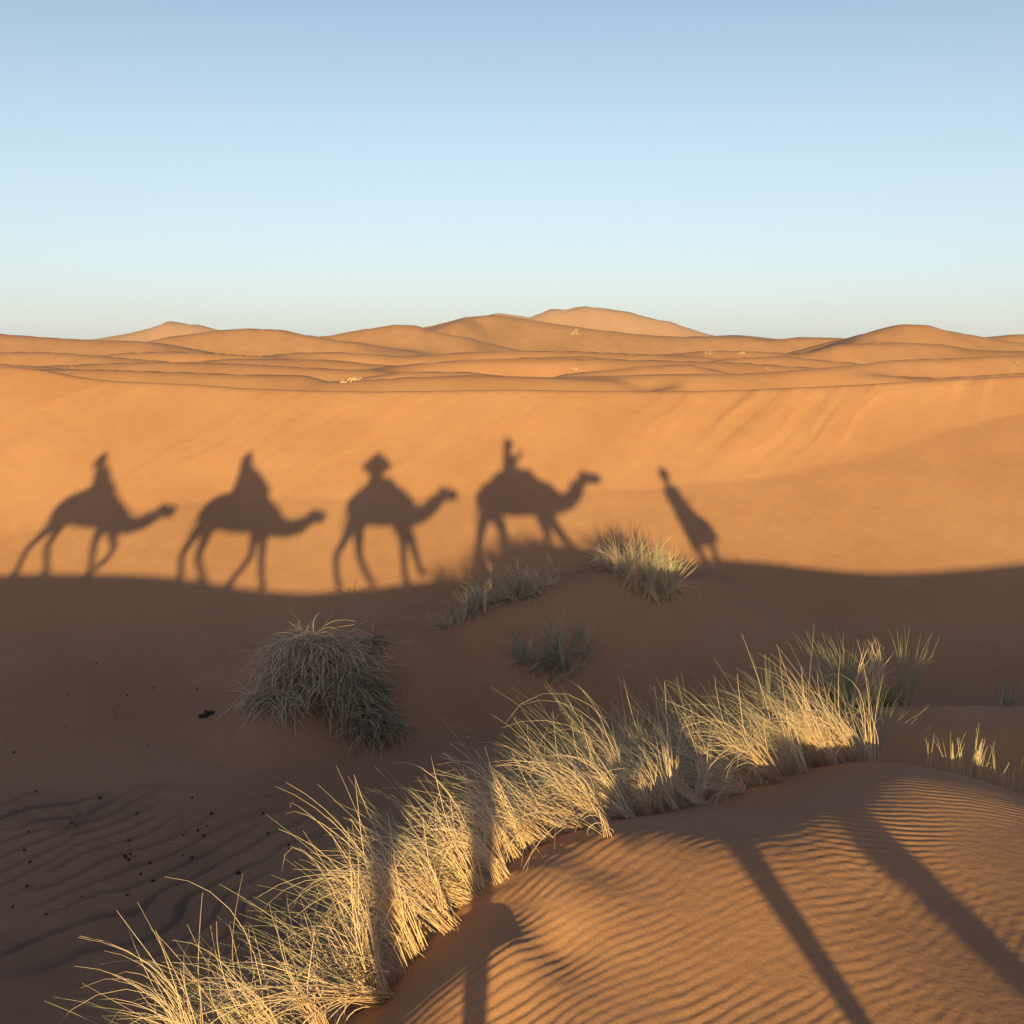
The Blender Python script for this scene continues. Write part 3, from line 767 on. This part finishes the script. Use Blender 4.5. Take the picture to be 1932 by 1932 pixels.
for i, (a, b) in enumerate(spots):
    x, y, z = on_ground(a * .4, 1236.5 + b * .4, 6)
    o = bpy.data.objects.new('dropping', protos[i % 5]); C.objects.link(o)
    rr3 = random.Random(i); s = rr3.uniform(.45, .98) * (1.25 if b > 600 else .95)
    o.location = (x, y, z + .012 * s); o.scale = (s, s, s); o.rotation_euler = (rr3.uniform(-.4, .4), rr3.uniform(-.4, .4), rr3.uniform(0, 6))
    tag(o, 'small dark dried camel dropping lying on the shaded sand', 'dropping', 'camel droppings scattered on the shaded sand at left')
x, y, z = on_ground(388, 1353, 8)
root = empty('dung_heap', (x, y, z)); tag(root, 'small heap of black dried dung left of the matted bush', 'dung')
for k, (dx, dz, s) in enumerate([(-.07, 0, 2.2), (.0, .03, 2.6), (.06, .03, 2.2), (.09, .05, 1.6), (.02, -.02, 2.2), (-.02, .05, 1.8), (.03, .06, 1.4)]):
    o = bpy.data.objects.new('lump', protos[k % 5]); C.objects.link(o); o.parent = root
    o.location = (dx, dz * 2, .02 + abs(dz) * .4); o.scale = (s, s, s); o.rotation_euler = (k, k * 2, k * 3)
x, y, z = on_ground(1014, 1267, 10)
bm = bmesh.new(); bmesh.ops.create_cone(bm, cap_ends=True, segments=10, radius1=.022, radius2=.020, depth=.018); bmesh.ops.bevel(bm, geom=list(bm.edges), offset=.002, segments=1)
me = bpy.data.meshes.new('bottle_cap'); bm.to_mesh(me); bm.free(); me.materials.append(plain_mat('blue_plastic', (.25, .42, .75), .35, 5, .05, .0))
o = bpy.data.objects.new('bottle_cap', me); C.objects.link(o); o.location = (x, y, z + .02); o.rotation_euler = (.9, 0, .3)
tag(o, 'tiny pale blue bottle cap at the foot of the mound grass', 'bottle cap')

# ------------------------------------------------------------------ the caravan on the path (behind the picture plane; its shadows fall on the far dune)
def pt(x, O, y):
    return np.array([x, y, Z0 - O - TS * y])

def loft(bm, pts, radii, seg=12, widths=None):
    """tube through pts (x,y,z) with radius per ring; widths = sideways radius"""
    P = [np.array(p, float) for p in pts]; rings = []
    widths = widths or radii
    n = len(P)
    for i in range(n):
        t = P[min(i + 1, n - 1)] - P[max(i - 1, 0)]; t = t / (np.linalg.norm(t) + 1e-9)
        side = np.array([0, 1, 0.]) if abs(t[1]) < .8 else np.array([1., 0, 0])
        up = np.cross(t, side); up /= np.linalg.norm(up); side = np.cross(up, t)
        rings.append([bm.verts.new(P[i] + up * radii[i] * math.sin(2 * math.pi * k / seg) + side * widths[i] * math.cos(2 * math.pi * k / seg)) for k in range(seg)])
    for a, b in zip(rings[:-1], rings[1:]):
        for k in range(seg): bm.faces.new((a[k], a[(k + 1) % seg], b[(k + 1) % seg], b[k]))
    bm.faces.new(rings[0][::-1]); bm.faces.new(rings[-1])

def ball(bm, c, r):
    m = Matrix.Translation(Vector(c)) @ Matrix.Diagonal((*r, 1)) if len(r) == 3 else None
    bmesh.ops.create_uvsphere(bm, u_segments=16, v_segments=10, radius=1, matrix=m)

def finish(bm, name, mat, parent, origin, voxel=None):
    bmesh.ops.recalc_face_normals(bm, faces=list(bm.faces))
    for v in bm.verts: v.co -= Vector(origin)
    for f in bm.faces: f.smooth = True
    me = bpy.data.meshes.new(name); bm.to_mesh(me); bm.free(); me.materials.append(mat)
    o = bpy.data.objects.new(name, me); C.objects.link(o); o.parent = parent
    if voxel:
        m = o.modifiers.new('skin_over', 'REMESH'); m.mode = 'VOXEL'; m.voxel_size = voxel; m.use_smooth_shade = True
        s = o.modifiers.new('smooth', 'SMOOTH'); s.factor = .5; s.iterations = 4
    return o

M_CAMEL = plain_mat('camel_coat', (.42, .27, .15), .9, 12, .25, .6)
M_HOOF = plain_mat('camel_pad', (.10, .07, .05), .8, 12, .25, .3)
M_EYE = plain_mat('eye', (.01, .008, .006), .2, 3, .1, .0)
M_SKIN = plain_mat('skin', (.42, .24, .16), .6, 40, .1, .1)
CY = -.42          # the caravan walks just behind the camera spot

def camel(label, spine, neck, head, legs, hump, cy=CY):
    base = pt(spine[3][0], 3.0, cy)
    root = empty('camel', base); tag(root, label, 'camel', 'camels of the caravan walking along the ridge')
    bm = bmesh.new()
    loft(bm, [pt(x, O, cy) for x, O, r in spine], [r + .03 for _, _, r in spine], 16, [min(r * .85, .36) for _, _, r in spine])
    loft(bm, [pt(x, O, cy) for x, O, r in [spine[-2]] + neck], [r + .085 for _, _, r in [spine[-2]] + neck], 12, [r * .75 for _, _, r in [spine[-2]] + neck])
    ball(bm, pt(hump[0], hump[1], cy), (.34, .2, hump[2]))
    (px_, pO), (nx_, nO) = head
    d = np.array([nx_ - px_, nO - pO])
    H = [(0, .085), (.25, .10), (.5, .085), (.75, .068), (.92, .062), (1.0, .035)]
    loft(bm, [pt(px_ + d[0] * t, pO + d[1] * t + .015 * t, cy) for t, _ in H], [r + .07 for _, r in H], 12, [r * .75 for _, r in H])
    for s in (-1, 1): loft(bm, [pt(px_ + .02, pO - .06, cy + s * .06), pt(px_ - .03, pO - .15, cy + s * .085)], [.025, .010], 8)   # ears
    loft(bm, [pt(spine[0][0] + .02, spine[0][1] - .05, cy), pt(spine[0][0] - .06, spine[0][1] + .2, cy), pt(spine[0][0] - .03, spine[0][1] + .45, cy)], [.04, .025, .03], 8)  # tail
    for i, leg in enumerate(legs):
        s = -.17 if i % 2 == 0 else .17
        loft(bm, [pt(x, O, cy + s * (1 if k else .85)) for k, (x, O, r) in enumerate(leg)], [r + .026 for _, _, r in leg], 10)
    finish(bm, 'body', M_CAMEL, root, base, .028)
    for i, leg in enumerate(legs):
        s = -.17 if i % 2 == 0 else .17
        x, O, r = leg[-1]
        b = bmesh.new(); ball(b, pt(x + .03, O + .01, cy + s), (.105, .085, .045)); finish(b, 'foot_pad', M_HOOF, root, base)
    for s in (-1, 1):
        b = bmesh.new(); ball(b, pt(px_ + d[0] * .3, pO + d[1] * .3 - .04, cy + s * .068), (.02, .014, .018)); finish(b, 'eye', M_EYE, root, base)
    b = bmesh.new()                                      # rope halter round the muzzle
    loft(b, [pt(px_ + d[0] * .62, pO + d[1] * .62 - .085, cy), pt(px_ + d[0] * .66, pO + d[1] * .64, cy + .07), pt(px_ + d[0] * .62, pO + d[1] * .62 + .095, cy), pt(px_ + d[0] * .6, pO + d[1] * .6, cy - .07), pt(px_ + d[0] * .62, pO + d[1] * .62 - .085, cy)], [.008] * 5, 6)
    finish(b, 'halter', M_HOOF, root, base)
    return root

def saddle(label, pts, mat, cy=CY):
    """padded blankets laid in a ring over the hump: (x, O, rz) rings front to back"""
    base = pt(pts[0][0], pts[0][1], cy)
    root = empty('saddle', base); tag(root, label, 'saddle', 'blanket saddles on the camels')
    b = bmesh.new(); loft(b, [pt(x, O, cy) for x, O, r in pts], [r for _, _, r in pts], 18, [r * 1.0 for _, _, r in pts]); finish(b, 'blanket', mat, root, base, .03)
    b = bmesh.new()
    xm = sum(p[0] for p in pts) / len(pts); Om = max(p[1] for p in pts)
    loft(b, [pt(xm + .18, Om - .30, cy - .40), pt(xm + .2, Om - .52, cy), pt(xm + .18, Om - .30, cy + .40)], [.018] * 3, 8); finish(b, 'handle_bar', M_HOOF, root, base)
    return root

def hand(bm, w_, d):
    """palm with five bent fingers at wrist w_, pointing along d"""
    d = d / np.linalg.norm(d); s = np.cross(d, [0, 0, 1.]); 
    if np.linalg.norm(s) < .2: s = np.array([0, 1., 0])
    s = s / np.linalg.norm(s); u = np.cross(s, d)
    loft(bm, [w_ - d * .02, w_ + d * .04, w_ + d * .09], [.018, .022, .018], 10, [.026, .042, .042])
    for k, (o_, l) in enumerate([(-.033, .066), (-.011, .078), (.011, .072), (.033, .056)]):
        p = w_ + d * .085 + s * o_
        loft(bm, [p, p + d * l * .5 - u * .006, p + d * l * .8 - u * .03], [.010, .009, .007], 8)
    p = w_ + d * .03 - s * .035
    loft(bm, [p, p - s * .03 + d * .025, p - s * .035 + d * .055], [.012, .011, .008], 8)

def face(bm, c, sgn=1):
    ball(bm, c, (.095, .078, .12))
    ball(bm, c + np.array([.095 * sgn, 0, -.005]), (.022, .016, .026))           # nose
    ball(bm, c + np.array([.082 * sgn, 0, -.055]), (.016, .026, .010))           # lips
    ball(bm, c + np.array([.055 * sgn, 0, -.095]), (.035, .032, .025))           # chin
    for s in (-1, 1):
        ball(bm, c + np.array([-.005, s * .078, -.005]), (.024, .012, .032))     # ears
        ball(bm, c + np.array([.078 * sgn, s * .03, .018]), (.016, .020, .012))  # brow and eye

def rider(label, headc, shoulder, hip, cloak, mats, hat, arms, cy=CY):
    """seated astride; points are (x, O)"""
    base = pt(hip[0], hip[1], cy)
    root = empty('person', base); tag(root, label, 'person', None)
    b = bmesh.new()
    hc = pt(*headc, cy)
    sh = pt(*shoulder, cy); hp = pt(*hip, cy)
    face(b, hc)
    loft(b, [hc - [0, 0, .08], sh + [0, 0, .04]], [.055, .065], 12)
    mid = sh * .5 + hp * .5
    loft(b, [sh + [0, 0, .03], sh - [0, 0, .08], mid, hp + [0, 0, .08], hp - [0, 0, .06]], [.06, .11, .105, .13, .12], 16, [.10, .19, .15, .18, .15])
    for s in (-1, 1):                                    # legs astride the hump
        loft(b, [hp + [0, s * .09, 0], hp + [.22, s * .34, -.12], hp + [.18, s * .42, -.48], hp + [.16, s * .42, -.56], hp + [.30, s * .43, -.58]], [.085, .07, .045, .04, .035], 10)
    for s, (el, wr) in zip((-1, 1), arms):
        S0 = sh + [0, s * .19, -.03]; e = pt(el[0], el[1], cy + s * el[2]); w_ = pt(wr[0], wr[1], cy + s * wr[2])
        loft(b, [S0, e, w_], [.05, .042, .028], 10); hand(b, w_, w_ - e)
    finish(b, 'body', M_SKIN, root, base, .013)
    b = bmesh.new()                                      # robe: rings (x, O, rx, ry)
    loft(b, [pt(x, O, cy) for x, O, rx, ry in cloak], [rx + .075 for _, _, rx, ry in cloak], 20, [ry for _, _, rx, ry in cloak]); finish(b, 'robe', mats[0], root, base)
    for s, (el, wr) in zip((-1, 1), arms):
        S0 = sh + [0, s * .16, -.03]; e = pt(el[0], el[1], cy + s * el[2]); w_ = pt(wr[0], wr[1], cy + s * wr[2])
        b = bmesh.new(); loft(b, [S0, e, e * .2 + w_ * .8], [.075, .062, .055], 12); finish(b, 'sleeve', mats[0], root, base)
    b = bmesh.new()
    if hat == 'turban':
        ball(b, hc + [-.01, 0, .06], (.14, .13, .10)); ball(b, hc + [-.03, 0, .13], (.10, .10, .08)); loft(b, [hc + [-.08, 0, .02], hc + [-.11, 0, -.16], hc + [-.1, 0, -.3]], [.05, .05, .03], 10, [.09, .10, .08])
        finish(b, 'turban', mats[1], root, base)
    elif hat == 'hood':
        loft(b, [hc + [-.02, 0, -.16], hc + [-.03, 0, 0], hc + [-.02, 0, .10], hc + [.0, 0, .17], hc + [.02, 0, .215]], [.16, .15, .13, .085, .03], 14, [.14, .11, .09, .05, .012]); finish(b, 'pointed_hood', mats[1], root, base)
    else:
        loft(b, [hc + [0, 0, .05], hc + [0, 0, .062]], [.30, .29], 24); loft(b, [hc + [0, 0, .055], hc + [0, 0, .14], hc + [0, 0, .17]], [.17, .14, .08], 18); finish(b, 'brimmed_hat', mats[1], root, base)
    return root

FAB = {k: plain_mat('cloth_' + k, c, .9, 25, .2, .3) for k, c in dict(blue=(.05, .10, .35), white=(.62, .58, .50), red=(.35, .05, .04), ochre=(.45, .25, .06), green=(.06, .16, .08), grey=(.2, .2, .2)).items()}

camel('last camel of the caravan, leftmost shadow on the far dune',
      [(-10.94, 1.74, .08), (-10.86, 1.70, .18), (-10.68, 1.62, .31), (-10.45, 1.56, .37), (-10.1, 1.56, .40), (-9.78, 1.62, .38), (-9.55, 1.76, .28), (-9.36, 1.84, .17)],
      [(-9.15, 1.91, .13), (-8.92, 1.95, .105), (-8.68, 1.88, .10), (-8.50, 1.74, .09)], ((-8.52, 1.63), (-8.06, 1.655)),
      [[(-10.70, 1.75, .17), (-10.86, 2.12, .08), (-11.0, 2.40, .055), (-10.93, 2.68, .042), (-10.88, 2.86, .045)],
       [(-10.62, 1.75, .17), (-10.60, 2.10, .09), (-10.58, 2.36, .055), (-10.32, 2.70, .042), (-10.18, 2.86, .045)],
       [(-9.62, 1.80, .14), (-9.58, 2.12, .085), (-9.50, 2.38, .055), (-9.34, 2.66, .042), (-9.22, 2.84, .045)],
       [(-9.56, 1.80, .13), (-9.22, 2.15, .08), (-9.02, 2.38, .055), (-9.02, 2.56, .042), (-9.14, 2.72, .045)]], (-10.1, 1.20, .26))
saddle('red striped blanket saddle on the last camel', [(-10.62, 1.42, .10), (-10.50, 1.38, .24), (-10.15, 1.38, .30), (-9.85, 1.44, .27), (-9.70, 1.52, .12)], FAB['red'])
rider('rider in a long blue robe and pointed hood on the last camel', (-10.43, .47), (-10.28, .74), (-10.06, 1.20),
      [(-10.36, .62, .06, .10), (-10.30, .72, .10, .20), (-10.16, 1.0, .15, .24), (-10.02, 1.3, .30, .36)], (FAB['blue'], FAB['blue']), 'hood',
      [((-10.02, .98, .24), (-9.86, 1.12, .12)), ((-10.02, .98, .24), (-9.86, 1.12, .12))])

camel('third camel from the front, second shadow from the left',
      [(-7.48, 1.74, .08), (-7.40, 1.72, .20), (-7.18, 1.66, .34), (-6.92, 1.63, .40), (-6.5, 1.66, .43), (-6.15, 1.70, .41), (-5.92, 1.82, .30), (-5.76, 1.90, .19)],
      [(-5.5, 1.99, .14), (-5.25, 2.03, .11), (-5.0, 1.98, .105), (-4.85, 1.86, .095)], ((-4.88, 1.76), (-4.44, 1.79)),
      [[(-7.22, 1.82, .18), (-7.36, 2.18, .09), (-7.43, 2.55, .055), (-7.26, 2.86, .042), (-7.16, 3.0, .045)],
       [(-7.14, 1.82, .18), (-7.08, 2.22, .10), (-7.05, 2.58, .055), (-6.80, 2.88, .042), (-6.66, 3.02, .045)],
       [(-6.02, 1.9, .14), (-5.94, 2.3, .07), (-5.88, 2.58, .055), (-6.04, 2.92, .042), (-6.12, 3.05, .045)],
       [(-5.96, 1.9, .14), (-5.72, 2.3, .07), (-5.62, 2.62, .055), (-5.45, 2.98, .042), (-5.38, 3.10, .045)]], (-6.5, 1.25, .28))
saddle('ochre blanket saddle on the third camel', [(-6.98, 1.45, .12), (-6.88, 1.40, .26), (-6.5, 1.40, .32), (-6.15, 1.45, .28), (-6.02, 1.50, .14)], FAB['ochre'])
rider('rider wrapped in a wide white cloak with pointed hood on the third camel', (-6.78, .46), (-6.72, .74), (-6.50, 1.22),
      [(-6.78, .60, .07, .10), (-6.74, .70, .12, .20), (-6.64, .92, .24, .28), (-6.50, 1.20, .36, .38), (-6.46, 1.36, .44, .42)], (FAB['white'], FAB['white']), 'hood',
      [((-6.50, 1.0, .24), (-6.30, 1.14, .12)), ((-6.50, 1.0, .24), (-6.30, 1.14, .12))])

camel('second camel from the front, third shadow from the left',
      [(-3.98, 1.66, .08), (-3.92, 1.62, .20), (-3.74, 1.54, .34), (-3.5, 1.52, .41), (-3.1, 1.52, .44), (-2.85, 1.56, .42), (-2.66, 1.66, .32), (-2.50, 1.74, .21)],
      [(-2.32, 1.76, .155), (-2.12, 1.70, .12), (-1.94, 1.54, .11), (-1.80, 1.36, .10)], ((-1.84, 1.25), (-1.33, 1.30)),
      [[(-3.74, 1.76, .18), (-3.84, 2.2, .09), (-3.97, 2.55, .055), (-3.84, 2.92, .042), (-3.74, 3.09, .045)],
       [(-3.66, 1.76, .18), (-3.54, 2.25, .09), (-3.42, 2.60, .055), (-3.16, 2.92, .042), (-3.02, 3.04, .045)],
       [(-2.74, 1.85, .14), (-2.52, 2.2, .08), (-2.44, 2.54, .055), (-2.36, 2.86, .042), (-2.30, 3.0, .045)],
       [(-2.68, 1.85, .14), (-2.34, 2.2, .08), (-2.20, 2.48, .055), (-2.06, 2.74, .042), (-1.98, 2.86, .045)]], (-3.2, 1.15, .28))
saddle('green blanket saddle on the second camel', [(-3.80, 1.38, .12), (-3.66, 1.30, .24), (-3.3, 1.26, .30), (-3.02, 1.24, .30), (-2.80, 1.34, .14)], FAB['green'])
rider('rider in a loose poncho with both elbows raised on the second camel', (-3.46, .46), (-3.45, .72), (-3.36, 1.08),
      [(-3.46, .36, .10, .12), (-3.46, .50, .22, .22), (-3.46, .62, .33, .28), (-3.45, .72, .22, .22), (-3.45, .80, .10, .17), (-3.44, .88, .10, .17), (-3.38, 1.1, .20, .28)], (FAB['grey'], FAB['ochre']), 'turban',
      [((-3.72, .62, .22), (-3.40, .56, .06)), ((-3.20, .62, .22), (-3.38, .56, .06))])

camel('lead camel on which the photograph is taken, fourth shadow from the left',
      [(-.84, 1.52, .08), (-.78, 1.48, .20), (-.60, 1.38, .34), (-.32, 1.32, .41), (.1, 1.30, .44), (.5, 1.30, .43), (.78, 1.38, .35), (.96, 1.46, .24)],
      [(1.18, 1.49, .155), (1.40, 1.42, .125), (1.58, 1.22, .11), (1.68, .98, .10)], ((1.66, .87), (2.24, .92)),
      [[(-.60, 1.6, .18), (-.72, 2.04, .09), (-.76, 2.40, .055), (-.72, 2.78, .042), (-.66, 2.93, .045)],
       [(-.52, 1.6, .18), (-.24, 1.98, .10), (-.17, 2.28, .055), (-.18, 2.76, .042), (-.16, 2.92, .045)],
       [(.66, 1.65, .14), (.78, 2.03, .08), (.88, 2.22, .055), (.80, 2.30, .05), (.68, 2.34, .045)],
       [(.76, 1.62, .14), (1.11, 2.10, .08), (1.39, 2.42, .045), (1.70, 2.80, .02), (1.83, 2.92, .02)]], (.05, .92, .26))
saddle('brown blanket saddle with padded front roll on the lead camel', [(-.52, 1.12, .16), (-.35, 1.06, .32), (.05, 1.04, .34), (.42, .98, .32), (.60, 1.08, .15)], FAB['grey'])
rider('rider holding a camera with both hands on the lead camel', (-.09, .10), (-.07, .40), (-.02, .82),
      [(-.08, .32, .06, .10), (-.07, .40, .10, .19), (-.06, .60, .11, .18), (-.02, .88, .19, .30)], (FAB['blue'], FAB['white']), 'turban',
      [((.16, .42, .20), (.22, .24, .05)), ((.16, .42, .20), (.22, .24, .05))])

# the guide on foot
def guide():
    cy = CY
    base = pt(4.40, 2.62, cy); root = empty('person', base)
    tag(root, 'guide on foot in robe and tall turban leading the caravan, rightmost shadow', 'person')
    b = bmesh.new(); hc = pt(3.86, .90, cy); sh = pt(3.93, 1.22, cy); hp = pt(4.26, 1.82, cy)
    face(b, hc); loft(b, [hc - [0, 0, .08], sh + [0, 0, .04]], [.055, .065], 12)
    loft(b, [sh + [0, 0, .03], sh - [-.02, 0, .08], sh * .5 + hp * .5, hp + [0, 0, .08], hp - [0, 0, .06]], [.06, .11, .105, .12, .12], 16, [.10, .19, .15, .17, .15])
    for s, f, k in ((-1, (4.24, 2.60), (4.24, 2.26)), (1, (4.56, 2.60), (4.56, 2.22))):
        loft(b, [hp + [0, s * .09, 0], pt(*k, cy + s * .1), pt(*f, cy + s * .1), pt(f[0] + .12, f[1] + .02, cy + s * .1)], [.11, .085, .065, .05], 10)
        e = pt(4.10 if s < 0 else 4.0, 1.52, cy + s * .26); w_ = pt(4.26, 1.44, cy + s * .16)
        loft(b, [sh + [0, s * .19, -.03], e, w_], [.05, .042, .028], 10); hand(b, w_, w_ - e)
    finish(b, 'body', M_SKIN, root, base, .013)
    b = bmesh.new()
    loft(b, [pt(3.90, 1.10, cy), pt(3.94, 1.22, cy), pt(4.04, 1.5, cy), pt(4.16, 1.78, cy), pt(4.34, 2.05, cy), pt(4.43, 2.34, cy)], [.14, .20, .20, .25, .35, .36], 20, [.1, .2, .18, .2, .22, .26]); finish(b, 'robe', FAB['blue'], root, base)
    for s in (-1, 1):
        e = pt(4.10 if s < 0 else 4.0, 1.52, cy + s * .26); w_ = pt(4.26, 1.44, cy + s * .16)
        b = bmesh.new(); loft(b, [sh + [0, s * .16, -.03], e, e * .2 + w_ * .8], [.075, .062, .055], 12); finish(b, 'sleeve', FAB['blue'], root, base)
    b = bmesh.new(); ball(b, hc + [-.01, 0, .08], (.14, .13, .12)); ball(b, hc + [-.03, 0, .18], (.10, .10, .10)); finish(b, 'turban', FAB['ochre'], root, base)
guide()

# ------------------------------------------------------------------ air
hm = bpy.data.materials.new('haze_air'); hm.use_nodes = True
hn = hm.node_tree; hn.nodes.clear()
ho = hn.nodes.new('ShaderNodeOutputMaterial'); hv = hn.nodes.new('ShaderNodeVolumePrincipled')
hv.inputs['Color'].default_value = (.80, .88, 1.0, 1); hv.inputs['Density'].default_value = 0.00016; hv.inputs['Anisotropy'].default_value = .0
hn.links.new(hv.outputs[0], ho.inputs['Volume'])
bx = [(x, y, z) for x in (-2600, 2600) for y in (-120, 2600) for z in (-14, 62)]
hz = mesh_obj('haze', bx, [(0, 1, 3, 2), (4, 6, 7, 5), (0, 4, 5, 1), (2, 3, 7, 6), (0, 2, 6, 4), (1, 5, 7, 3)], hm, smooth=False)
tag(hz, kind='stuff')
